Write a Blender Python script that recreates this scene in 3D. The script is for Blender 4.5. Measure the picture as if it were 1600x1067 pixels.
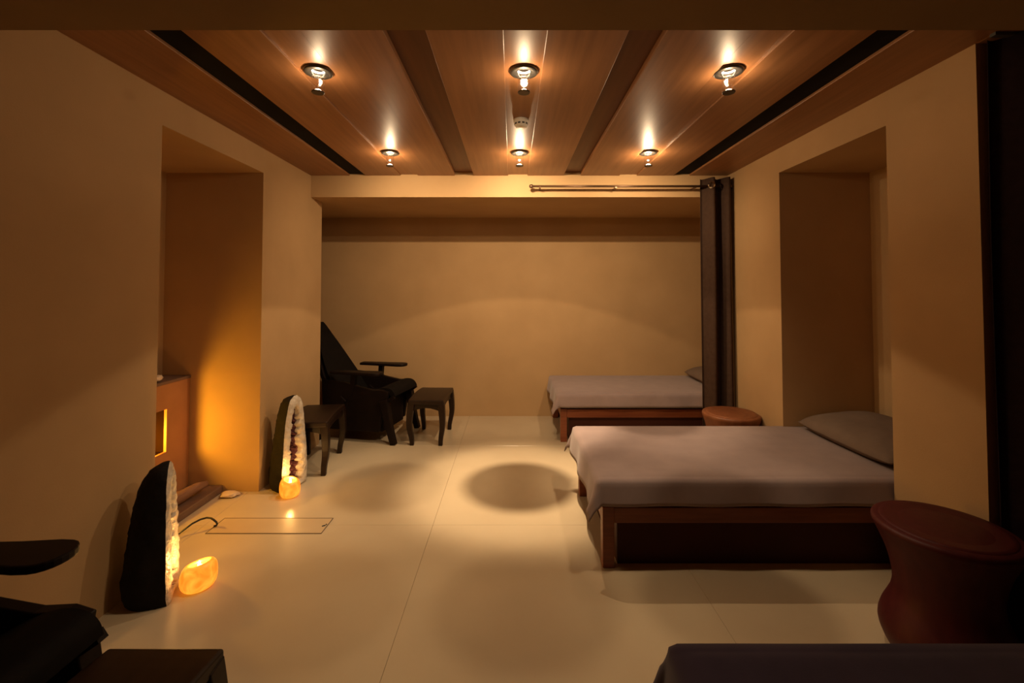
import bpy, bmesh, math, random
from mathutils import Vector, Matrix, noise
PI = math.pi
random.seed(7)
for o in list(bpy.data.objects): bpy.data.objects.remove(o, do_unlink=True)
sc = bpy.context.scene
C = sc.collection

# ------------------------------------------------------------------ camera, world, exposure
cam_d = bpy.data.cameras.new('camera'); cam = bpy.data.objects.new('camera', cam_d); C.objects.link(cam)
cam.location = (0, 0, 1.5426)
cam.rotation_euler = (PI/2 + 0.0273, 0, 0)
cam_d.sensor_width = 36.0; cam_d.lens = 700/1600*36
cam_d.shift_y = -99.1/1600; cam_d.shift_x = 0.0
cam_d.clip_start = 0.05
sc.camera = cam
w = bpy.data.worlds.new('world'); sc.world = w; w.use_nodes = True
w.node_tree.nodes['Background'].inputs[0].default_value = (0.01, 0.008, 0.006, 1)
w.node_tree.nodes['Background'].inputs[1].default_value = 0.0
sc.view_settings.view_transform = 'Standard'; sc.view_settings.look = 'None'
sc.view_settings.gamma = 1.0; sc.view_settings.use_curve_mapping = False
sc.view_settings.exposure = 0.0
LAMP = (1.0, 0.745, 0.46)        # halogen colour
SIDE_W = 13.0                   # light of the reflector tip of each fitting (W)
MID_W = 22.0                    # added fill spot in the glass tube (W)
DOWN_W = 420.0                   # light of each recessed spot (W)

# ------------------------------------------------------------------ materials
MATS = {}
def nodes_of(name):
    m = bpy.data.materials.new(name); m.use_nodes = True
    nt = m.node_tree; b = nt.nodes['Principled BSDF']; MATS[name] = m
    return m, nt, b
def noise_col(nt, b, c1, c2, scale=(1,1,1), nscale=4, detail=5, bump=0.0, bscale=None, lo=.3, hi=.7, bdist=.01):
    tc = nt.nodes.new('ShaderNodeTexCoord'); mp = nt.nodes.new('ShaderNodeMapping'); mp.inputs['Scale'].default_value = scale
    nt.links.new(tc.outputs['Object'], mp.inputs[0])
    n = nt.nodes.new('ShaderNodeTexNoise'); n.inputs['Scale'].default_value = nscale; n.inputs['Detail'].default_value = detail
    nt.links.new(mp.outputs[0], n.inputs['Vector'])
    r = nt.nodes.new('ShaderNodeValToRGB'); r.color_ramp.elements[0].position = lo; r.color_ramp.elements[1].position = hi
    r.color_ramp.elements[0].color = (*c1, 1); r.color_ramp.elements[1].color = (*c2, 1)
    nt.links.new(n.outputs['Fac'], r.inputs[0]); nt.links.new(r.outputs[0], b.inputs['Base Color'])
    if bump:
        n2 = nt.nodes.new('ShaderNodeTexNoise'); n2.inputs['Scale'].default_value = bscale or nscale*4; n2.inputs['Detail'].default_value = 4
        nt.links.new(mp.outputs[0], n2.inputs['Vector'])
        bp = nt.nodes.new('ShaderNodeBump'); bp.inputs['Strength'].default_value = bump; bp.inputs['Distance'].default_value = bdist
        nt.links.new(n2.outputs['Fac'], bp.inputs['Height']); nt.links.new(bp.outputs[0], b.inputs['Normal'])
def mat(name, c1, c2=None, rough=.6, metal=0, spec=.5, coat=0, coat_r=.2, sheen=0, **k):
    m, nt, b = nodes_of(name)
    b.inputs['Roughness'].default_value = rough; b.inputs['Metallic'].default_value = metal
    b.inputs['Specular IOR Level'].default_value = spec
    b.inputs['Coat Weight'].default_value = coat; b.inputs['Coat Roughness'].default_value = coat_r
    b.inputs['Sheen Weight'].default_value = sheen
    noise_col(nt, b, c1, c2 or c1, **k)
    return m
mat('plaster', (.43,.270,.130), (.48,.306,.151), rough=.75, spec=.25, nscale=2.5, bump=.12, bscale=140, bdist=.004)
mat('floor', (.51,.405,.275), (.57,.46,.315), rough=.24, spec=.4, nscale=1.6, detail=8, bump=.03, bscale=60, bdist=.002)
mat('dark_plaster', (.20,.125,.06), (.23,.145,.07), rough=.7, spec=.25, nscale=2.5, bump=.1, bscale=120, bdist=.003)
mat('joint', (.36,.27,.17), rough=.8)
mat('wood_ceiling', (.22,.095,.036), (.30,.135,.055), rough=.42, spec=.45, scale=(14,.8,14), nscale=2.2, detail=8, bump=.04, bscale=9, bdist=.003)
mat('wood_groove', (.10,.035,.014), (.14,.05,.02), rough=.42, spec=.4, scale=(14,.8,14), nscale=2.2, detail=8)
mat('underbed_shade', (.05,.014,.008), (.065,.018,.010), rough=.6, spec=.2, nscale=4)
mat('slot_black', (.006,.005,.005), (.01,.009,.008), rough=.8, spec=.1)
mat('bed_wood', (.17,.042,.016), (.26,.075,.028), rough=.38, spec=.45, scale=(1,12,12), nscale=3, detail=8, bump=.04, bscale=10, bdist=.002)
mat('red_wood', (.055,.008,.009), (.075,.012,.012), rough=.5, spec=.25, scale=(10,10,1.2), nscale=3, detail=6, bump=.05, bdist=.003)
mat('stump_wood', (.17,.055,.02), (.23,.08,.032), rough=.5, spec=.35, scale=(8,8,1.2), nscale=3, detail=6, bump=.05, bdist=.003)
mat('dark_wood', (.006,.0035,.003), (.010,.005,.004), rough=.5, spec=.14, scale=(2,10,10), nscale=3, detail=6)
mat('stool_wood', (.012,.005,.003), (.020,.009,.005), rough=.42, spec=.25, scale=(10,2,10), nscale=3, detail=6)
mat('black_leather', (.005,.004,.004), (.008,.006,.005), rough=.7, spec=.08, nscale=20, bump=.08, bscale=90, bdist=.002)
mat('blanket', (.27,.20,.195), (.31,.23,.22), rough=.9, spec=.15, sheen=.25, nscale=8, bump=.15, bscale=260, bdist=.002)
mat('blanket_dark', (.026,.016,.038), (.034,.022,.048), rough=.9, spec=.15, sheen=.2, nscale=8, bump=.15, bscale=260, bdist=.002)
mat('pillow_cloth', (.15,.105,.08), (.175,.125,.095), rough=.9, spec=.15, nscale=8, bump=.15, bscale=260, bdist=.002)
mat('mattress', (.20,.16,.15), (.23,.18,.17), rough=.9)
mat('curtain', (.050,.027,.018), (.064,.036,.024), rough=.85, spec=.12, sheen=0, nscale=30, bump=.1, bscale=200, bdist=.002)
mat('curtain_dark', (.022,.012,.015), (.03,.017,.021), rough=.9, spec=.1, nscale=30)
mat('rod_metal', (.10,.055,.03), (.13,.07,.04), rough=.35, metal=.7)
mat('chrome', (.75,.72,.68), rough=.18, metal=1)
mat('gunmetal', (.09,.085,.08), (.12,.11,.10), rough=.35, metal=.9)
mat('plastic_white', (.75,.70,.62), rough=.4)
mat('plastic_dark', (.05,.045,.04), rough=.5)
mat('fire_box', (.30,.125,.045), (.36,.155,.058), rough=.5, nscale=5, bump=.05, bscale=40)
mat('fire_lining', (.012,.005,.002), (.016,.007,.003), rough=1.0, spec=0.0)
mat('slate', (.11,.06,.04), (.16,.09,.06), rough=.6, nscale=7, bump=.2, bscale=30)
mat('driftwood', (.13,.06,.035), (.20,.10,.06), rough=.8, scale=(8,2,8), nscale=4, bump=.3, bscale=18, bdist=.006)
mat('shell_pale', (.55,.40,.26), (.68,.52,.36), rough=.5, nscale=12, bump=.2, bscale=30)
mat('geode_shell', (.006,.005,.005), (.014,.011,.010), rough=.75, spec=.2, nscale=9, bump=.5, bscale=26, bdist=.012)
mat('crystal_pale', (.42,.35,.28), (.66,.58,.48), rough=.3, spec=.6, nscale=18, bump=.9, bscale=42, bdist=.012)
mat('amethyst', (.10,.035,.045), (.20,.085,.095), rough=.25, spec=.6, nscale=30)
mat('hatch', (.50,.37,.23), (.54,.41,.26), rough=.4, nscale=3)
mat('hatch_edge', (.13,.09,.055), rough=.6)
mat('cable', (.012,.010,.009), rough=.5)
mat('wax', (.8,.62,.4), rough=.5)

def emit_mat(name, col, strength, base=(.5,.3,.1)):
    m, nt, b = nodes_of(name)
    b.inputs['Base Color'].default_value = (*base, 1); b.inputs['Emission Color'].default_value = (*col, 1)
    b.inputs['Emission Strength'].default_value = strength; b.inputs['Roughness'].default_value = .5
    return m
emit_mat('lamp_lens', (1,.86,.66), 14)
emit_mat('reflector_glow', (1,.90,.74), 12)
emit_mat('flame', (1,.30,.04), 2.2)
emit_mat('tealight', (1,.66,.22), 22)
# glowing alabaster: lit from inside by its tea light, veined stone
m, nt, b = nodes_of('alabaster')
tc = nt.nodes.new('ShaderNodeTexCoord'); n = nt.nodes.new('ShaderNodeTexNoise'); n.inputs['Scale'].default_value = 14; n.inputs['Detail'].default_value = 5
n.inputs['Distortion'].default_value = 1.2
nt.links.new(tc.outputs['Object'], n.inputs['Vector'])
r = nt.nodes.new('ShaderNodeValToRGB'); r.color_ramp.elements[0].position = .35; r.color_ramp.elements[1].position = .68
r.color_ramp.elements[0].color = (1,.20,.008,1); r.color_ramp.elements[1].color = (1,.42,.035,1)
nt.links.new(n.outputs['Fac'], r.inputs[0]); nt.links.new(r.outputs[0], b.inputs['Emission Color'])
b.inputs['Emission Strength'].default_value = 1.15; b.inputs['Base Color'].default_value = (.30,.13,.035,1); b.inputs['Roughness'].default_value = .35
# clear lamp glass: transparent with a fresnel gloss, lets the lamp's light through
m = bpy.data.materials.new('clear_glass'); m.use_nodes = True; MATS['clear_glass'] = m
nt = m.node_tree; nt.nodes.clear()
out = nt.nodes.new('ShaderNodeOutputMaterial'); mx = nt.nodes.new('ShaderNodeMixShader'); tr = nt.nodes.new('ShaderNodeBsdfTransparent')
gl = nt.nodes.new('ShaderNodeBsdfGlossy'); lw = nt.nodes.new('ShaderNodeLayerWeight')
tr.inputs[0].default_value = (.97,.95,.92,1); gl.inputs['Roughness'].default_value = .08; lw.inputs['Blend'].default_value = .3
mu = nt.nodes.new('ShaderNodeMath'); mu.operation = 'MULTIPLY'; mu.inputs[1].default_value = .35
nt.links.new(lw.outputs['Facing'], mu.inputs[0]); nt.links.new(mu.outputs[0], mx.inputs[0]); nt.links.new(tr.outputs[0], mx.inputs[1]); nt.links.new(gl.outputs[0], mx.inputs[2])
nt.links.new(mx.outputs[0], out.inputs[0])

# ------------------------------------------------------------------ mesh helpers
def box(bm, x0, x1, y0, y1, z0, z1):
    v = [bm.verts.new(p) for p in ((x0,y0,z0),(x1,y0,z0),(x1,y1,z0),(x0,y1,z0),(x0,y0,z1),(x1,y0,z1),(x1,y1,z1),(x0,y1,z1))]
    for f in ((0,3,2,1),(4,5,6,7),(0,1,5,4),(1,2,6,5),(2,3,7,6),(3,0,4,7)): bm.faces.new([v[i] for i in f])
def boxbm(*a):
    bm = bmesh.new(); box(bm, *a); return bm
def lathe(bm, prof, n=32, cx=0, cy=0, close=True):
    rings = []
    for r, z in prof:
        rings.append([bm.verts.new((cx+r*math.cos(2*PI*i/n), cy+r*math.sin(2*PI*i/n), z)) for i in range(n)])
    for a, b in zip(rings, rings[1:]):
        for i in range(n): bm.faces.new((a[i], a[(i+1)%n], b[(i+1)%n], b[i]))
    if close:
        if prof[0][0] > 1e-4: bm.faces.new(rings[0][::-1])
        if prof[-1][0] > 1e-4: bm.faces.new(rings[-1])
    return rings
def tube(bm, path, rad, n=8, sq=False):
    """round (or square) tube along a path; rad a number or a list"""
    P = [Vector(p) for p in path]; rings = []
    for i, p in enumerate(P):
        t = (P[min(i+1,len(P)-1)] - P[max(i-1,0)]).normalized()
        ref = Vector((0,1,0)) if abs(t.y) < .9 else Vector((1,0,0))
        a = t.cross(ref).normalized(); b = t.cross(a).normalized()
        r = rad[i] if isinstance(rad, (list, tuple)) else rad
        k = 4 if sq else n
        rings.append([bm.verts.new(p + (a*math.cos(2*PI*j/k+(PI/4 if sq else 0)) + b*math.sin(2*PI*j/k+(PI/4 if sq else 0)))*r) for j in range(k)])
    k = len(rings[0])
    for a, b in zip(rings, rings[1:]):
        for j in range(k): bm.faces.new((a[j], a[(j+1)%k], b[(j+1)%k], b[j]))
    bm.faces.new(rings[0][::-1]); bm.faces.new(rings[-1])
def prism_y(bm, poly, y0, y1):
    """polygon in (x, z) extruded along y"""
    a = [bm.verts.new((x, y0, z)) for x, z in poly]; b = [bm.verts.new((x, y1, z)) for x, z in poly]
    n = len(poly)
    bm.faces.new(a); bm.faces.new(b[::-1])
    for i in range(n): bm.faces.new((a[i], b[i], b[(i+1)%n], a[(i+1)%n]))
def prism_z(bm, poly, z0, z1):
    a = [bm.verts.new((x, y, z0)) for x, y in poly]; b = [bm.verts.new((x, y, z1)) for x, y in poly]
    n = len(poly)
    bm.faces.new(a[::-1]); bm.faces.new(b)
    for i in range(n): bm.faces.new((a[i], a[(i+1)%n], b[(i+1)%n], b[i]))
def obj(name, bm, m, parent=None, smooth=False, bevel=0, seg=2, subsurf=0):
    bmesh.ops.recalc_face_normals(bm, faces=bm.faces)
    me = bpy.data.meshes.new(name); bm.to_mesh(me); bm.free()
    me.materials.append(MATS[m])
    o = bpy.data.objects.new(name, me); C.objects.link(o)
    if parent: o.parent = parent
    if smooth:
        for p in me.polygons: p.use_smooth = True
    if bevel:
        md = o.modifiers.new('bevel', 'BEVEL'); md.width = bevel; md.segments = seg; md.limit_method = 'ANGLE'; md.angle_limit = math.radians(40)
    if subsurf:
        md = o.modifiers.new('sub', 'SUBSURF'); md.levels = subsurf; md.render_levels = subsurf
    return o
def tag(o, label, cat, group=None):
    o['label'] = label; o['category'] = cat
    if group: o['group'] = group
    return o
def thing(name, label, cat, loc=(0,0,0), rz=0, group=None):
    o = bpy.data.objects.new(name, None); C.objects.link(o); o.location = loc; o.rotation_euler = (0,0,rz)
    o.empty_display_size = .1
    return tag(o, label, cat, group)
def struct(o, label=None):
    o['kind'] = 'structure'
    if label: o['label'] = label
    return o
def dup(root, loc, rz, label, group=None):
    r = root.copy(); C.objects.link(r); r.location = loc; r.rotation_euler = (0,0,rz); r['label'] = label
    if group: r['group'] = group
    for ch in list(root.children):
        if ch.type == 'LIGHT': continue
        c = ch.copy(); C.objects.link(c); c.parent = r
        for g in list(ch.children):
            d = g.copy(); C.objects.link(d); d.parent = c
    return r

# ------------------------------------------------------------------ room shell
XL, XR, H = -1.942, 2.084, 2.65
YH, ZH, YB = 4.303, 2.442, 5.54
WEND = 4.556            # where the side walls stop and the rear alcove opens
RL0, RL1, ZR = 2.464, 3.478, 2.46     # left niche
RR0, RR1 = 2.473, 3.473               # right niche
# floor: base with large slabs and narrow joints
bm = boxbm(-3.1, 3.7, -1.4, 5.7, -.12, -.012)
fl = struct(obj('floor', bm, 'joint'), 'pale beige stone floor of large slabs')
xs = [-3.1, -2.02, -.52, .98, 2.48, 3.7]; ys = [-1.4, -.01, 1.49, 2.99, 4.49, 5.7]
g = .0006
for i in range(5):
    for j in range(5):
        obj('floor_slab', boxbm(xs[i]+g, xs[i+1]-g, ys[j]+g, ys[j+1]-g, -.012, 0), 'floor', fl, bevel=.001, seg=1)
# walls
bm = bmesh.new()
box(bm, -3.1, XL, -1.4, RL0, 0, 2.85); box(bm, -3.1, XL, RL1, WEND, 0, 2.85)
box(bm, -3.1, XL, RL0, RL1, ZR, 2.85); box(bm, -3.1, -2.70, RL0, RL1, 0, ZR)
struct(obj('wall_left', bm, 'plaster'), 'tan plaster wall with deep fireplace niche')
bm = bmesh.new()
box(bm, XR, 3.7, 1.985, RR0, 0, 2.85); box(bm, XR, 3.7, RR1, WEND, 0, 2.85)
box(bm, XR, 3.7, RR0, RR1, ZR, 2.85); box(bm, 2.79, 3.7, RR0, RR1, 0, ZR)
struct(obj('wall_right', bm, 'plaster'), 'tan plaster wall with bed niche')
struct(obj('wall_back', boxbm(-3.1, 3.7, YB, 5.7, 0, 2.85), 'plaster'), 'tan plaster wall at the back of the alcove')
bm = bmesh.new(); box(bm, -3.1, -2.95, WEND, YB, 0, ZH); box(bm, 2.95, 3.1, WEND, YB, 0, ZH)
struct(obj('wall_alcove', bm, 'plaster'))
bm = bmesh.new(); box(bm, XL, XR, YH, WEND, ZH, 2.85); box(bm, -3.1, 3.7, WEND, YB, ZH, 2.85)
struct(obj('trim_1', bm, 'plaster'), 'plaster header above the alcove')
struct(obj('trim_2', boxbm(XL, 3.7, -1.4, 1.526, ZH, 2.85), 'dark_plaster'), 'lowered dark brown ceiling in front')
struct(obj('wall_front', boxbm(XL, 3.7, -1.55, -1.4, 0, 2.85), 'plaster'))
struct(obj('wall_side', boxbm(3.7, 3.85, -1.4, 5.7, 0, 2.85), 'plaster'))

# ceiling: dark base, timber boards, grooves, light strips, air slots
Y0, Y1 = 1.526, YH
ce = struct(obj('ceiling', boxbm(-3.1, 3.7, Y0, YB+.1, 2.85, 2.95), 'wood_groove'), 'dark red-brown timber ceiling of long boards')
FX = [-.988, .061, 1.104]; FY = [2.255, 3.603]
def board(x0, x1, z0, z1, m, name='ceiling_board', bev=.003, y0=Y0, y1=Y1):
    return obj(name, boxbm(x0, x1, y0, y1, z0, z1), m, ce, bevel=bev)
for x0, x1 in ((XL,-1.567),(-1.412,-1.075),(-.908,-.552),(-.37,-.036),(.150,.500),(.662,1.038),(1.204,1.558),(1.715,XR)):
    board(x0, x1, H, H+.07, 'wood_ceiling')
obj('ceiling_board', boxbm(XR, 3.7, Y0, 1.985, H, H+.07), 'wood_ceiling', ce, bevel=.003)
for x0, x1 in ((-.552,-.37),(.500,.662)):
    board(x0, x1, H+.035, H+.07, 'wood_groove', 'groove_board', 0)
for x0, x1 in ((-1.567,-1.412),(1.558,1.715)):
    board(x0, x1, H+.016, H+.07, 'slot_black', 'air_slot', 0)
ZS = H + .012           # underside of the lamp strips
for k, (x0, x1) in enumerate(((-1.075,-.908),(-.036,.150),(1.038,1.204))):
    bm = bmesh.new(); fx = FX[k]; hs = .045          # strip with a square cut-out behind each round fitting
    cuts = [Y0] + [v for fy in FY for v in (fy-hs, fy+hs)] + [Y1]
    for a in range(0, len(cuts)-1):
        if a % 2 == 0: box(bm, x0, x1, cuts[a], cuts[a+1], ZS, ZS+.02)
        else:
            box(bm, x0, fx-hs, cuts[a], cuts[a+1], ZS, ZS+.02); box(bm, fx+hs, x1, cuts[a], cuts[a+1], ZS, ZS+.02)
    obj('lamp_strip', bm, 'wood_ceiling', ce)

# ------------------------------------------------------------------ ceiling lamps
def make_lamp():
    t = thing('ceiling_lamp', '', 'lamp')
    bm = bmesh.new()                                   # dark flange with a round hole
    lathe(bm, [(.034,0),(.034,-.006),(.060,-.012),(.070,-.009),(.072,.001),(.072,.004),(.034,.004)], 40, close=False)
    obj('flange', bm, 'gunmetal', t, smooth=True)
    bm = bmesh.new(); lathe(bm, [(.036,.0),(.036,.12),(.0005,.12)], 24, close=False)
    lathe(bm, [(.040,.0),(.040,.125),(.0005,.125)], 24, close=False)
    obj('lamp_can', bm, 'gunmetal', t, smooth=True)
    bm = bmesh.new(); lathe(bm, [(.0275,.006),(.034,.004),(.034,.010),(.0275,.010),(.0275,.006)], 32, close=False)
    obj('lamp_lens', bm, 'lamp_lens', t)
    bm = bmesh.new(); lathe(bm, [(.031,-.004),(.031,-.108)], 32, close=False)
    gobj = obj('glass_tube', bm, 'clear_glass', t, smooth=True)
    bm = bmesh.new(); lathe(bm, [(.029,-.112),(.031,-.110),(.031,-.106),(.029,-.105)], 32)
    cap = obj('end_cap', bm, 'gunmetal', t, smooth=False)
    bm = bmesh.new(); lathe(bm, [(.022,-.105),(.017,-.098),(.008,-.093),(.001,-.092)], 20)
    obj('reflector_cone', bm, 'reflector_glow', cap, smooth=True)  # emission stands in for lamp light caught by the cone
    return t
lamp0 = make_lamp()
lamp_labels = {
 (0,0):'front left ceiling lamp, glass tube on dark round flange', (1,0):'front middle ceiling lamp in front of the smoke detector',
 (2,0):'front right ceiling lamp, glass tube on dark round flange', (0,1):'rear left ceiling lamp near the alcove header',
 (1,1):'rear middle ceiling lamp behind the smoke detector', (2,1):'rear right ceiling lamp near the curtain rod'}
down = {(0,0):.07,(1,0):.10,(2,0):.12,(0,1):.28,(1,1):1.3,(2,1):.30}
side = {(0,0):.16,(1,0):.22,(2,0):.22,(0,1):.34,(1,1):.46,(2,1):.52}
mid = {(0,0):.8,(1,0):3.7,(2,0):2.4,(0,1):1.4,(1,1):3.3,(2,1):1.8}
first = True
for j in range(2):
    for i in range(3):
        loc = (FX[i], FY[j], ZS-.004)
        if first: r = lamp0; r.location = loc; r['label'] = lamp_labels[i,j]; r['group'] = 'ceiling lamps'; first = False
        else: r = dup(lamp0, loc, 0, lamp_labels[i,j], 'ceiling lamps')
        d = bpy.data.lights.new('spot_bulb', 'SPOT'); d.energy = DOWN_W*down[i,j]; d.color = LAMP; d.spot_size = math.radians(54); d.spot_blend = 1.0; d.shadow_soft_size = .0055
        o = bpy.data.objects.new('spot_bulb', d); C.objects.link(o); o.parent = r; o.location = (0,0,.083)
        d = bpy.data.lights.new('reflector_light', 'POINT'); d.energy = SIDE_W*side[i,j]; d.color = LAMP; d.shadow_soft_size = .006
        o = bpy.data.objects.new('reflector_light', d); C.objects.link(o); o.parent = r; o.location = (0,0,-.086)
        d = bpy.data.lights.new('fill_spot', 'SPOT'); d.energy = MID_W*mid[i,j]; d.color = LAMP; d.shadow_soft_size = .006 if j else .024; d.spot_size = math.radians(168 if j else 124); d.spot_blend = 1.0
        o = bpy.data.objects.new('fill_spot', d); C.objects.link(o); o.parent = r; o.location = (0,0,-.045 if j else -.030); o.rotation_euler = (math.radians(38 if j else 22), 0 if j else math.radians((-28, 0, 28)[i]), 0)   # added fill spot, tilted away from the near walls
        if (i, j) == (1, 1):     # added spot in the brightest lamp; its cone rim draws the wall arc
            d = bpy.data.lights.new('arc_beam', 'SPOT'); d.energy = 48; d.color = LAMP; d.spot_size = math.radians(119); d.spot_blend = .06; d.shadow_soft_size = .004
            o = bpy.data.objects.new('arc_beam', d); C.objects.link(o); o.parent = r; o.location = (0,0,-.030)
# smoke detector
t = thing('smoke_detector', 'round white smoke detector on the middle ceiling strip', 'detector', (.06, 2.914, ZS))
bm = bmesh.new(); lathe(bm, [(.050,0),(.050,-.014),(.046,-.020),(.046,-.0201)], 32); obj('base', bm, 'plastic_white', t, bevel=.002)
bm = bmesh.new(); lathe(bm, [(.044,-.020),(.043,-.036),(.034,-.050),(.0005,-.052)], 32); hd = obj('sensor_head', bm, 'plastic_white', t, smooth=False)
for a in range(10):
    an = 2*PI*a/10; bm = boxbm(.038,.0445,-.008,.008,-.036,-.026)
    bmesh.ops.rotate(bm, verts=bm.verts, cent=(0,0,0), matrix=Matrix.Rotation(an, 3, 'Z')); obj('vent_slit', bm, 'plastic_dark', hd)

# ------------------------------------------------------------------ beds
def make_bed(cover_mat, length, width):
    """local: x 0 = foot end, +x to the head; y 0 = camera side, +y away"""
    t = thing('bed', '', 'bed')
    L, W = length, width
    for x, y in ((0,0),(0,W-.065),(L-.065,0),(L-.065,W-.065)):
        obj('leg', boxbm(x, x+.065, y, y+.065, 0, .335), 'bed_wood', t, bevel=.004)
    obj('side_rail', boxbm(.065, L-.065, .004, .032, .245, .33), 'bed_wood', t, bevel=.003)
    obj('side_rail', boxbm(.065, L-.065, W-.032, W-.004, .245, .33), 'bed_wood', t, bevel=.003)
    obj('end_rail', boxbm(.004, .032, .065, W-.065, .245, .33), 'bed_wood', t, bevel=.003)
    obj('end_rail', boxbm(L-.032, L-.004, .065, W-.065, .245, .33), 'bed_wood', t, bevel=.003)
    obj('base_fill', boxbm(.09, L-.09, .045, W-.045, .0, .25), 'underbed_shade', t)  # added dark box: stands in for the shade under the open bed
    obj('platform', boxbm(.032, L-.032, .032, W-.032, .27, .325), 'bed_wood', t)
    obj('mattress', boxbm(-.01, L-.02, -.005, W+.005, .337, .484), 'mattress', t, bevel=.03, seg=4)
    # blanket draped over foot end and both sides
    bm = bmesh.new(); nx, ny = 90, 64
    ex, ey = .19, .155                           # overhang at the foot, at the sides
    top = .495; grid = []
    for i in range(nx+1):
        row = []
        u = -ex + (L - .03 + ex)*i/nx
        for j in range(ny+1):
            v = -ey + (W + 2*ey)*j/ny
            dx = max(0, -.02-u); cx = max(u, -.02)
            if v < -.012: dy = -.012 - v; cy = -.012; sy = -1
            elif v > W+.012: dy = v - W - .012; cy = W+.012; sy = 1
            else: dy = 0; cy = v; sy = 0
            s = math.hypot(dx, dy)
            z = top + .004*noise.noise(Vector((u*3, v*3, 1.3)))
            px, py = cx, cy
            if s > 0:
                fl_ = .16*s + .010*math.sin(v*16+1)*min(1, dx*8) + .006*math.sin(u*13)*min(1, dy*8)
                both = min(1, dx/.06)*min(1, dy/.06)
                fl_ += both*.05*s/.2
                px -= dx/s*(fl_+.012*min(1,s/.02)); py += sy*dy/s*(fl_+.012*min(1,s/.02))
                z = top - max(0, s-.010)*.97 - .004
            # rounded top edges
            e = min(u+.02 if dx == 0 else 0, (v+.012) if sy == 0 else 0, (W+.012-v) if sy == 0 else 0)
            if s == 0 and e < .05: z -= .012*(1-e/.05)**2
            row.append(bm.verts.new((px, py, z)))
        grid.append(row)
    for i in range(nx):
        for j in range(ny): bm.faces.new((grid[i][j], grid[i+1][j], grid[i+1][j+1], grid[i][j+1]))
    o = obj('blanket', bm, cover_mat, t, smooth=True)
    md = o.modifiers.new('solid', 'SOLIDIFY'); md.thickness = .007; md.offset = 1
    return t
BL, BW = 2.14, .93
bed = make_bed('blanket', BL, BW)
bed.location = (.505, 2.53, 0); bed['label'] = 'massage bed with mauve-grey blanket whose head lies in the right wall niche'; bed['group'] = 'blanketed beds'
dup(bed, (.495, 4.60, 0), 0, 'bed with mauve-grey blanket in the rear alcove behind the curtain', 'blanketed beds')
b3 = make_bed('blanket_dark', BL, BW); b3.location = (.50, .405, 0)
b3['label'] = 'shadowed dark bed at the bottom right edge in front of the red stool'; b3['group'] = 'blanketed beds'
def make_pillow(name, label, loc, rz, sx, sy, sz, tilt):
    bm = bmesh.new(); n = 24; top = []; bot = []
    for i in range(n+1):
        rt, rb = [], []
        for j in range(n+1):
            a, b_ = 2*i/n-1, 2*j/n-1
            k = max(0, (1-abs(a)**3.2))**.5 * max(0, (1-abs(b_)**3.2))**.5
            x = a*sx/2*(1-.05*abs(b_)**4); y = b_*sy/2*(1-.05*abs(a)**4)
            wr = .006*noise.noise(Vector((x*9, y*9, 4)))
            rt.append(bm.verts.new((x, y, sz*.55*k + wr*k + .001))); rb.append(bm.verts.new((x, y, -sz*.45*k)))
        top.append(rt); bot.append(rb)
    for g_, fl_ in ((top, 0), (bot, 1)):
        for i in range(n):
            for j in range(n): bm.faces.new((g_[i][j], g_[i+1][j], g_[i+1][j+1], g_[i][j+1]))
    for i in range(n):
        for A in ((0,),(n,)):
            j = A[0]; bm.faces.new((top[i][j], top[i+1][j], bot[i+1][j], bot[i][j])); bm.faces.new((top[j][i], top[j][i+1], bot[j][i+1], bot[j][i]))
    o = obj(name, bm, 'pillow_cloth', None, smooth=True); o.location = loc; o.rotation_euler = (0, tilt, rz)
    return tag(o, label, 'pillow', 'pillows on the beds')
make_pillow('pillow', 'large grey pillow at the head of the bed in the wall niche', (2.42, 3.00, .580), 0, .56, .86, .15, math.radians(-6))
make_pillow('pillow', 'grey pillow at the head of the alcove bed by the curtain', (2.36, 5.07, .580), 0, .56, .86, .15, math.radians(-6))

# ------------------------------------------------------------------ stools and drum seats
def turned(name, label, loc, prof, m, m_top, group=None):
    t = thing(name, label, 'stool', loc, 0, group)
    bm = bmesh.new(); lathe(bm, prof, 48); obj('body', bm, m, t, smooth=True)
    r, z = prof[-1]
    bm = bmesh.new(); lathe(bm, [(.001, z-.012+.002),(r-.03, z+.003),(r-.012, z+.004),(r-.006, z-.003)], 48, close=False)
    obj('seat_top', bm, m_top, t, smooth=True)
    return t
def spl(pts, n=40):
    """smooth (Catmull-Rom) profile through (r, z) points"""
    P = [pts[0]] + pts + [pts[-1]]; outp = []
    for k in range(1, len(P)-2):
        for q in range(8):
            s = q/8
            outp.append(tuple(.5*(2*P[k][a] + (P[k+1][a]-P[k-1][a])*s + (2*P[k-1][a]-5*P[k][a]+4*P[k+1][a]-P[k+2][a])*s*s + (3*P[k][a]-P[k-1][a]-3*P[k+1][a]+P[k+2][a])*s**3) for a in (0,1)))
    outp.append(pts[-1]); return outp
turned('drum_stool', 'dark red hourglass wooden stool beside the dark curtain', (1.805, 1.90, 0),
       spl([(.165,0),(.195,.03),(.222,.10),(.215,.16),(.178,.25),(.172,.32),(.192,.42),(.228,.51),(.241,.540),(.236,.555),(.222,.560)]), 'red_wood', 'red_wood', 'turned stools beside the beds')
turned('drum_stool', 'brown round wooden stool between the two lit beds', (1.885, 3.885, 0),
       spl([(.165,0),(.195,.03),(.212,.10),(.207,.16),(.190,.25),(.190,.30),(.205,.38),(.228,.45),(.232,.475),(.226,.488),(.212,.492)]), 'stump_wood', 'stump_wood', 'turned stools beside the beds')

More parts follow.
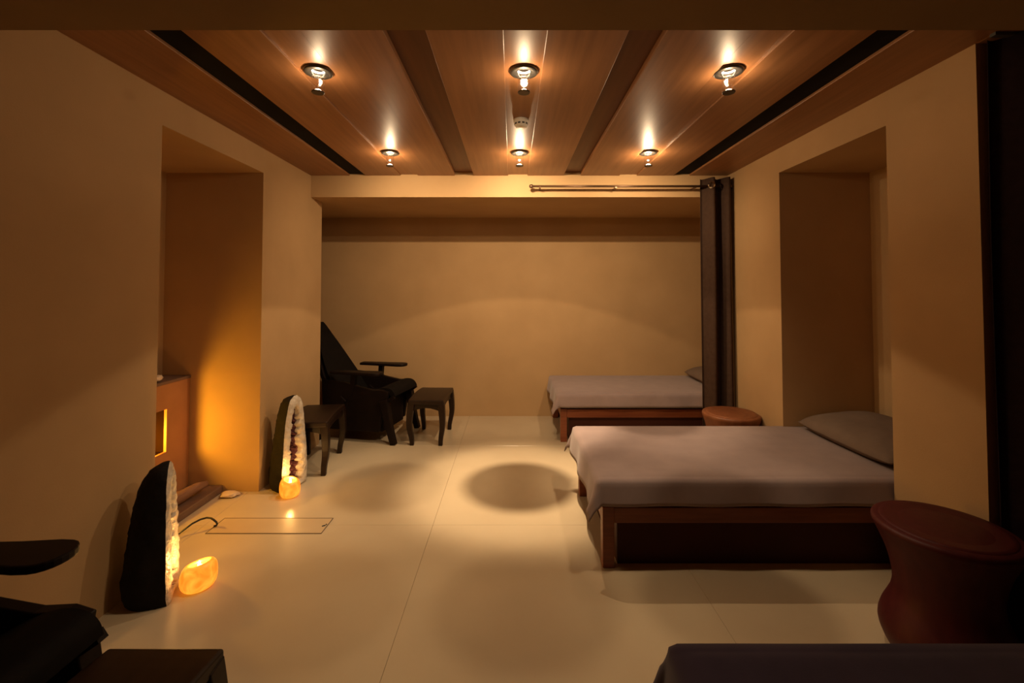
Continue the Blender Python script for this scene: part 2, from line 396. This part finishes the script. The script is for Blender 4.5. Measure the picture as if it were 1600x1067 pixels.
def make_footstool():
    """long in y, cabriole legs"""
    t = thing('footstool', '', 'stool')
    bm = bmesh.new(); n = 14; poly = []
    for i in range(n+1):
        y = -.30 + .60*i/n; poly.append((y, .452 + .016*(1-(y/.30)**2)))
    for i in range(n, -1, -1):
        y = -.30 + .60*i/n; poly.append((y, .405 + .010*(1-(y/.30)**2)))
    a = [bm.verts.new((-.178, y, z)) for y, z in poly]; b = [bm.verts.new((.178, y, z)) for y, z in poly]
    bm.faces.new(a); bm.faces.new(b[::-1])
    for i in range(len(poly)): k = (i+1) % len(poly); bm.faces.new((a[i], b[i], b[k], a[k]))
    obj('seat', bm, 'stool_wood', t, bevel=.010, seg=3)
    def apron(w_):
        return [(-w_, .41), (-w_, .335), (-w_*.6, .355), (-w_*.3, .366), (0, .37), (w_*.3, .366), (w_*.6, .355), (w_, .335), (w_, .41)]
    for y in (-.262, .262):
        bm = bmesh.new(); prism_y(bm, apron(.15), y-.011, y+.011); obj('apron', bm, 'stool_wood', t)
    for x in (-.15, .15):
        bm = bmesh.new(); prism_y(bm, apron(.262), x-.011, x+.011)
        for v in bm.verts: v.co = Vector((v.co.y, v.co.x, v.co.z))
        obj('apron', bm, 'stool_wood', t)
    for sx in (-1, 1):
        for sy in (-1, 1):
            bm = bmesh.new(); path = []; rad = []
            for k in range(11):
                q = k/10; z = .425*(1-q)
                o_ = .018*math.sin(PI*q*1.0) - .020*max(0,(q-.55))*2 + .018*max(0,(q-.85))*5
                path.append((sx*(.148+o_), sy*(.262+o_), z)); rad.append(.047 - .020*q)
            tube(bm, path, rad, sq=True); obj('leg', bm, 'stool_wood', t, bevel=.004)
    return t
fs = make_footstool(); fs.location = (-.845, 4.765, 0); fs.rotation_euler = (0,0,math.radians(-2))
fs['label'] = 'dark wooden footstool in front of the alcove armchair'; fs['group'] = 'dark wooden footstools'
dup(fs, (-1.745, 4.02, 0), math.radians(7), 'dark wooden footstool behind the far geode, by the left wall', 'dark wooden footstools')
dup(fs, (-1.055, 1.10, 0), 0, 'black silhouetted footstool at the bottom left edge', 'dark wooden footstools')

# ------------------------------------------------------------------ reclining armchairs
def ribbon(prof, th, y0, y1):
    """thick curved panel: profile in (x, z), offset downward by th"""
    n = len(prof); up, dn = [], []
    for i in range(n):
        x, z = prof[i]; a = prof[max(i-1,0)]; b = prof[min(i+1,n-1)]
        t_ = Vector((b[0]-a[0], b[1]-a[1])).normalized(); nn = Vector((t_.y, -t_.x))
        up.append((x, z)); dn.append((x+nn.x*th, z+nn.y*th))
    bm = bmesh.new(); prism_y(bm, up + dn[::-1], y0, y1); return bm
def make_chair():
    """faces +x"""
    t = thing('armchair', '', 'chair')
    seat = spl([(-.16,.425),(.0,.43),(.10,.46),(.19,.51),(.28,.545),(.34,.555),(.395,.545),(.43,.515),(.448,.475)])
    obj('seat', ribbon(seat, .055, -.265, .265), 'black_leather', t, smooth=False, bevel=.012)
    back = spl([(-.63,1.185),(-.60,1.17),(-.53,1.04),(-.43,.86),(-.35,.72),(-.26,.58),(-.15,.42)])
    bm = ribbon(back, .07, -.265, .265)
    for v in bm.verts:                                   # narrows towards the head
        k = min(1, max(0, (v.co.z-.62)/.56)); v.co.y *= 1 - .70*k**1.3
    obj('backrest', bm, 'black_leather', t, bevel=.02)
    obj('base_fill', boxbm(-.36, .30, -.235, .235, .10, .40), 'dark_wood', t, bevel=.01)
    for s in (-1, 1):
        y = s*.285
        bm = bmesh.new(); tube(bm, [(.335,y,.44),(.36,y,.34),(.385,y,.22),(.415,y,.10),(.445,y,0)], [.058,.052,.046,.042,.040], sq=True); obj('leg', bm, 'dark_wood', t, bevel=.005)
        bm = bmesh.new(); tube(bm, [(-.10,y,.44),(-.22,y,.30),(-.32,y,.15),(-.40,y,0)], [.055,.05,.045,.04], sq=True); obj('leg', bm, 'dark_wood', t, bevel=.005)
        bm = bmesh.new(); prism_y(bm, [(-.34,.12),(-.36,.62),(-.10,.60),(.08,.56),(.22,.535),(.32,.54),(.385,.52),(.375,.45),(.33,.38),(.29,.12)], y-.022, y+.022); obj('side_rail', bm, 'dark_wood', t, bevel=.005)
        bm = bmesh.new(); tube(bm, [(.33,y*.93,.40),(.435,y*.93,.470)], .024, sq=True); obj('seat_brace', bm, 'dark_wood', t)
        bm = bmesh.new(); tube(bm, [(-.67,y*.28,1.13),(-.51,y*.66,.88),(-.37,y*.90,.64),(-.23,y*.93,.42)], .03, sq=True); obj('back_stile', bm, 'dark_wood', t, bevel=.004)
        bm = bmesh.new(); tube(bm, [(-.04,y,.42),(-.01,y,.56),(.0,y,.69)], .034, sq=True); obj('arm_post', bm, 'dark_wood', t)
        poly = [(-.25, y-.05), (-.25, y+.05), (-.05, y+.062)]
        tip = []
        for k in range(13):
            an = PI/2 - PI*k/12
            tip.append((.21 + .10*max(0,math.cos(an))**.6, y + .078*math.sin(an)))
        poly = [(-.25, y+.05), (.10, y+.066)] + tip + [(.10, y-.066), (-.25, y-.05)]
        bm = bmesh.new(); prism_z(bm, poly[::-1], .685, .713); obj('armrest', bm, 'dark_wood', t, bevel=.006)
    return t
ch = make_chair(); ch.location = (-1.556, 4.89, 0); ch.rotation_euler = (0,0,math.radians(-12))
ch['label'] = 'black reclining armchair half hidden by the left wall, in the alcove'; ch['group'] = 'reclining armchairs'
dup(ch, (-1.715, 1.16, 0), 0, 'black silhouetted reclining armchair at the lower left edge', 'reclining armchairs')

# ------------------------------------------------------------------ curtains
def wavy(x0, x1, y, z0, z1, amp, waves, m, parent, name='cloth', ph=0, flare=0.0):
    bm = bmesh.new(); n = int(waves*14); nz = 14; rows = []
    for k in range(nz+1):
        q = k/nz; z = z1 + (z0-z1)*q; row = []
        for i in range(n+1):
            s = i/n; x = x0 + (x1-x0)*s
            a = amp*(1 + .25*q*math.sin(s*9+2))
            row.append(bm.verts.new((x + flare*q*(s-.5), y + a*math.sin(2*PI*waves*s+ph) + .006*math.sin(5*q+7*s), z)))
        rows.append(row)
    for k in range(nz):
        for i in range(n): bm.faces.new((rows[k][i], rows[k][i+1], rows[k+1][i+1], rows[k+1][i]))
    o = obj(name, bm, m, parent, smooth=True)
    md = o.modifiers.new('solid', 'SOLIDIFY'); md.thickness = .003
    return o
RY, RZ = 4.20, 2.523
t = thing('curtain_rod', 'thin bronze curtain rod along the header', 'rod', (.18, RY, RZ))
bm = bmesh.new(); tube(bm, [(.02,0,0),(1.88,0,0)], .011, 12); obj('pole', bm, 'rod_metal', t, smooth=True)
for x in (.0, 1.885):
    bm = bmesh.new(); lathe(bm, [(.011,-.02),(.017,-.015),(.019,0),(.015,.014),(.001,.02)], 16)
    for v in bm.verts: v.co = Vector((x - v.co.z if x == 0 else x + v.co.z, v.co.x, v.co.y))
    obj('finial', bm, 'rod_metal', t, smooth=True)
for x in (.085, .80, 1.55):
    obj('wall_bracket', boxbm(x-.008, x+.008, -.008, .103, -.016, -.004), 'rod_metal', t)
t = thing('curtain', 'grey-brown eyelet curtain gathered at the right end of the rod', 'curtain', (1.93, RY, 0))
wavy(-.135, .150, 0, .02, 2.60, .055, 2.0, 'curtain', t, ph=.9)
for k, x in enumerate((-.075, .02, .115)):
    bm = bmesh.new(); n = 24
    R_, r_ = .027, .006
    vs = [[bm.verts.new((x + .004*math.cos(2*PI*b/8), (R_ + r_*math.cos(2*PI*b/8))*math.cos(2*PI*a/n), RZ + (R_ + r_*math.cos(2*PI*b/8))*math.sin(2*PI*a/n) + 0)) for b in range(8)] for a in range(n)]
    for a in range(n):
        for b in range(8): bm.faces.new((vs[a][b], vs[(a+1)%n][b], vs[(a+1)%n][(b+1)%8], vs[a][(b+1)%8]))
    if k == 0:
        bmesh.ops.rotate(bm, verts=bm.verts, cent=(x,0,RZ), matrix=Matrix.Rotation(math.radians(60), 3, 'Z')); bmesh.ops.translate(bm, verts=bm.verts, vec=(0,-.06,0))
    obj('eyelet', bm, 'chrome', t, smooth=True)
t = thing('curtain', 'dark curtain filling the opening at the right edge', 'curtain', (2.75, 1.90, 0))
wavy(-.66, .90, 0, .015, 2.64, .045, 9, 'curtain_dark', t, ph=1.0)
obj('track', boxbm(-.68, .92, -.012, .012, 2.636, 2.65), 'plastic_dark', t)

# ------------------------------------------------------------------ fireplace in the left niche
t = thing('fireplace', 'brown box fireplace with glowing opening inside the left niche', 'fireplace', (-2.59, 2.97, 0))
def loc_box(x0,x1,y0,y1,z0,z1): return boxbm(x0+2.59, x1+2.59, y0-2.97, y1-2.97, z0, z1)
FO = (2.72, 3.245, .385, .69)
obj('front_panel', loc_box(-2.50,-2.48, FO[1],3.474, .0,.87), 'fire_box', t)
obj('front_panel', loc_box(-2.50,-2.48, 2.468,FO[0], .0,.87), 'fire_box', t)
obj('front_panel', loc_box(-2.50,-2.48, FO[0],FO[1], .0,FO[2]), 'fire_box', t)
obj('front_panel', loc_box(-2.50,-2.48, FO[0],FO[1], FO[3],.87), 'fire_box', t)
obj('top_slab', loc_box(-2.695,-2.475, 2.468,3.474, .87,.89), 'slate', t)
bm = bmesh.new()
for a in ((-2.69,-2.50,FO[0]-.02,FO[0],FO[2],FO[3]), (-2.69,-2.50,FO[1],FO[1]+.02,FO[2],FO[3]), (-2.69,-2.50,FO[0],FO[1],FO[2]-.02,FO[2]), (-2.69,-2.50,FO[0],FO[1],FO[3],FO[3]+.02), (-2.695,-2.68,FO[0],FO[1],FO[2],FO[3])):
    box(bm, a[0]+2.59, a[1]+2.59, a[2]-2.97, a[3]-2.97, a[4], a[5])
obj('fire_lining', bm, 'fire_lining', t)
for k, (y, hgt, r_) in enumerate(((-.14,.10,.022),(-.06,.15,.026),(.02,.12,.024),(.10,.16,.026),(.17,.10,.02))):
    bm = bmesh.new(); lathe(bm, [(r_*q_, FO[2]+.012+hgt*z_) for q_, z_ in ((.35,0),(.9,.12),(1,.28),(.75,.5),(.4,.75),(.05,1))], 12, cx=-.03, cy=y)
    obj('flame', bm, 'flame', t, smooth=True)
bm = bmesh.new(); box(bm, -.06, .0, -.19, .21, FO[2], FO[2]+.012); obj('burner', bm, 'plastic_dark', t)
d = bpy.data.lights.new('fire_light', 'POINT'); d.energy = 29; d.color = (1,.47,.03); d.shadow_soft_size = .05
o = bpy.data.objects.new('fire_light', d); C.objects.link(o); o.parent = t; o.location = (.02, .03, .475)
t = thing('hearth', 'low dark stone hearth in front of the fireplace box', 'hearth', (-2.33, 2.97, 0))
obj('hearth_stone', boxbm(-.145, .12, -.50, .50, 0, .055), 'slate', t, bevel=.006)
bm = bmesh.new()
def blob(bm, c, r, seed, amp=.25, n=18):
    vs = bmesh.ops.create_icosphere(bm, subdivisions=3, radius=1)['verts']
    for v in vs:
        k = 1 + amp*noise.noise(v.co*1.7 + Vector((seed,0,0))) + amp*.4*noise.noise(v.co*5 + Vector((0,seed,0)))
        v.co = Vector((v.co.x*r[0]*k, v.co.y*r[1]*k, v.co.z*r[2]*k)) + Vector(c)
blob(bm, (0,0,.024), (.035,.05,.022), 3)
o = obj('stone', bm, 'shell_pale', None, smooth=True); o.location = (-2.53, 3.20, .892); tag(o, 'small pale stone on top of the fireplace box', 'stone')
bm = bmesh.new(); tube(bm, [(-.02,-.26,.045),(-.01,-.14,.06),(0,-.02,.055),(.012,.09,.06),(.03,.17,.05)], [.030,.042,.040,.034,.016], 12)
for v in bm.verts: v.co += Vector((noise.noise(v.co*18)*.012, 0, noise.noise(v.co*18+Vector((3,1,0)))*.012))
o = obj('driftwood_log', bm, 'driftwood', None, smooth=True); o.location = (-2.30, 3.20, .055); tag(o, 'reddish driftwood log lying on the hearth', 'driftwood')
bm = bmesh.new(); blob(bm, (0,0,.018), (.065,.05,.017), 9, .35)
o = obj('stone', bm, 'shell_pale', None, smooth=True); o.location = (-2.115, 3.40, .0); tag(o, 'flat pale stone on the floor at the niche corner', 'stone')

# ------------------------------------------------------------------ geodes and candle holders
def make_geode(name, label, loc, rz, Hh, Wb, D, seed, lean=0.0, open_=.76):
    t = thing(name, label, 'geode', loc, rz, 'tall crystal geodes')
    prof = [(0,.90),(.06,1.0),(.2,1.0),(.4,.92),(.6,.82),(.78,.70),(.9,.56),(.96,.40),(1,.10)]
    def W(q):
        for (a, x), (b_, y) in zip(prof, prof[1:]):
            if q <= b_: return Wb*(x + (y-x)*(q-a)/(b_-a))
        return 0
    NZ, NP = 44, 20
    def side_pt(q, s):       # outline of the face
        wv = W(q)*(1 + .06*noise.noise(Vector((q*5, s*2, seed))))
        return Vector((.004*noise.noise(Vector((q*9, s, seed+5))) + lean*q, s*wv, q*Hh))
    bm = bmesh.new(); rows = []
    for k in range(NZ+1):
        q = k/NZ; row = []; wv = W(q)
        L_, R_ = side_pt(q, -1), side_pt(q, 1)
        dd = D*(wv/Wb)**.8*(1-.12*q)
        for i in range(NP+1):
            an = -PI/2 + PI*i/NP
            mid = (L_+R_)/2; half = (R_-L_)/2
            p = mid + half*math.sin(an) + Vector((-dd*abs(math.cos(an))**.75, 0, 0))
            if 0 < i < NP:
                nn = .012*noise.noise(Vector((p.x*14, p.y*14, p.z*9+seed))) + .006*noise.noise(p*40)
                p += Vector((-math.cos(an)*nn, math.sin(an)*nn, 0))
            row.append(bm.verts.new(p))
        rows.append(row)
    for k in range(NZ):
        for i in range(NP): bm.faces.new((rows[k][i], rows[k][i+1], rows[k+1][i+1], rows[k+1][i]))
    bm.faces.new(rows[0][::-1]); bm.faces.new(rows[-1])
    obj('shell', bm, 'geode_shell', t, smooth=True)
    # rim: pale crystal band from outline to cavity edge, built as a ring grid
    N = 120; loop = []
    for k in range(N):
        s = k/N
        if s < .45: loop.append(side_pt(s/.45, 1))
        elif s < .55: a_ = (s-.45)/.10; loop.append(side_pt(1, 1)*(1-a_) + side_pt(1, -1)*a_)
        elif s < .95 + .0: loop.append(side_pt(1-(s-.55)/.40, -1))
        else: a_ = (s-.95)/.05; loop.append(side_pt(0, -1)*(1-a_) + side_pt(0, 1)*a_)
    bm = bmesh.new(); M = 9; rings = []
    def inner(p, f, s_i):    # shrink towards the medial line
        zq = p.z/Hh; jag = (.26*noise.noise(Vector((p.z*26, p.y*30, seed+2))) + .16*noise.noise(Vector((p.z*75, p.y*60, seed))))*f
        y = p.y*(1-min(.93, open_+jag)*f); z = .06*Hh*f + p.z*(1-.20*f)
        return Vector((p.x, y, z))
    for j in range(M+1):
        f = j/M; ring = []
        for k, p in enumerate(loop):
            q = inner(p, f, k); q.x += .014*math.sin(PI*f)**.7 + .010*noise.noise(q*45)*math.sin(PI*min(1,f+.05)) - (.03*max(0, f-.85)/.15)
            ring.append(bm.verts.new(q))
        rings.append(ring)
    for j in range(M):
        for k in range(N): bm.faces.new((rings[j][k], rings[j][(k+1)%N], rings[j+1][(k+1)%N], rings[j+1][k]))
    edge = [v.co.copy() for v in rings[-1]]
    obj('crystal_rim', bm, 'crystal_pale', t, smooth=True)
    bm = bmesh.new(); rr = []                  # cavity
    cen = sum(edge, Vector())/len(edge)
    for j in range(6):
        f = j/5
        rr.append([bm.verts.new(Vector((p.x - .5*D*math.sin(PI/2*f), p.y*(1-f*.97), cen.z + (p.z-cen.z)*(1-.55*f)))) for p in edge])
    for j in range(5):
        for k in range(N): bm.faces.new((rr[j][k], rr[j][(k+1)%N], rr[j+1][(k+1)%N], rr[j+1][k]))
    bm.faces.new(rr[-1]); cav = obj('cavity', bm, 'amethyst', t, smooth=True)
    bm = bmesh.new(); rnd = random.Random(seed)
    for c in range(190):
        k = rnd.randrange(N); f = rnd.random()*.9
        p = edge[k]; base = Vector((p.x - .5*D*math.sin(PI/2*f), p.y*(1-f*.97), cen.z + (p.z-cen.z)*(1-.55*f)))
        tip = base + Vector((.028+.02*rnd.random(), -p.y*.25+rnd.uniform(-.012,.012), rnd.uniform(-.014,.014)))
        r_ = .007 + .006*rnd.random(); d_ = (tip-base).normalized(); a_ = d_.cross(Vector((0,0,1))).normalized(); b2 = d_.cross(a_)
        ring = [bm.verts.new(base + (a_*math.cos(2*PI*i/5)+b2*math.sin(2*PI*i/5))*r_) for i in range(5)]; tv = bm.verts.new(tip)
        for i in range(5): bm.faces.new((ring[i], ring[(i+1)%5], tv))
    o = obj('crystal_points', bm, 'amethyst', t); o['kind'] = 'stuff'
    return t
make_geode('crystal_geode', 'tall geode beside the left wall in front of the niche, black back turned to us', (-1.735, 2.33, 0), math.radians(26), .665, .125, .20, 3.1, lean=-.02)
make_geode('crystal_geode', 'tall geode standing against the wall beyond the niche, pale crystals facing us', (-1.705, 3.555, 0), math.radians(-20), .715, .125, .215, 8.4, open_=.64)
def make_candle(label, loc, R_, Hc, seed, watt):
    t = thing('candle_holder', label, 'candle holder', loc, 0, 'glowing stone candle holders')
    prof_o = [(.55,0),(.82,.06),(.97,.25),(1.0,.5),(.95,.78),(.80,.95),(.62,1.0)]
    prof_i = [(.50,.97),(.48,.80),(.46,.62),(.02,.60)]
    bm = bmesh.new(); rings = lathe(bm, [(r_*R_, z*Hc) for r_, z in spl(prof_o)+prof_i], 36, close=False)
    bm.faces.new(rings[0][::-1])
    for v in bm.verts:
        k = 1 + .09*noise.noise(Vector((v.co.x*9, v.co.y*9, v.co.z*9+seed)))
        v.co.x *= k; v.co.y *= k
        v.co.z += .012*(v.co.z/Hc)*math.sin(math.atan2(v.co.y, v.co.x)+seed)
    obj('stone_bowl', bm, 'alabaster', t, smooth=True)
    bm = bmesh.new(); lathe(bm, [(.022,Hc*.62),(.022,Hc*.62+.014),(.001,Hc*.62+.015)], 20); obj('tea_candle', bm, 'wax', t)
    bm = bmesh.new(); lathe(bm, [(.004,Hc*.62+.018),(.009,Hc*.62+.028),(.006,Hc*.62+.044),(.001,Hc*.62+.058)], 12); obj('flame', bm, 'tealight', t, smooth=True)
    d = bpy.data.lights.new('candle_light', 'POINT'); d.energy = watt; d.color = (1,.52,.14); d.shadow_soft_size = .012
    o = bpy.data.objects.new('candle_light', d); C.objects.link(o); o.parent = t; o.location = (0,0,Hc+.02)
make_candle('glowing amber stone candle holder beside the near black geode', (-1.63, 2.375, 0), .082, .125, 2.0, 3.6)
make_candle('glowing amber stone candle holder at the foot of the far geode', (-1.665, 3.405, 0), .072, .125, 5.0, 2.2)

# ------------------------------------------------------------------ floor hatch and cable
t = thing('floor_hatch', 'flush rectangular floor hatch with dark edges', 'hatch', (-1.58, 2.978, 0))
obj('hatch_plate', boxbm(-.36, .368, -.092, .092, 0, .003), 'hatch', t, bevel=.001, seg=1)
for a in ((-.364,.372,.092,.097),(-.364,.372,-.097,-.092),(.368,.372,-.092,.092),(-.364,-.36,-.092,.092)):
    obj('edge_strip', boxbm(*a, 0, .0035), 'hatch_edge', t)
bm = bmesh.new(); tube(bm, [(.34,-.012,.002),(.355,-.004,.004),(.36,.012,.003)], .006, 6); obj('pull', bm, 'plastic_dark', t)
bm = bmesh.new()
pts = [(-2.03,2.50,.008),(-2.07,2.66,.008),(-2.09,2.80,.012),(-2.075,2.87,.028),(-2.047,2.909,.050),(-2.02,2.945,.058),(-1.994,2.968,.058),(-1.962,2.962,.058),(-1.935,2.948,.054),(-1.916,2.945,.042),(-1.915,2.952,.026),(-1.925,2.962,.012),(-1.942,2.966,.006)]
tube(bm, pts, .006, 8); o = obj('power_cable', bm, 'cable', None, smooth=True); tag(o, 'black cable arching over the floor beside the hatch', 'cable')
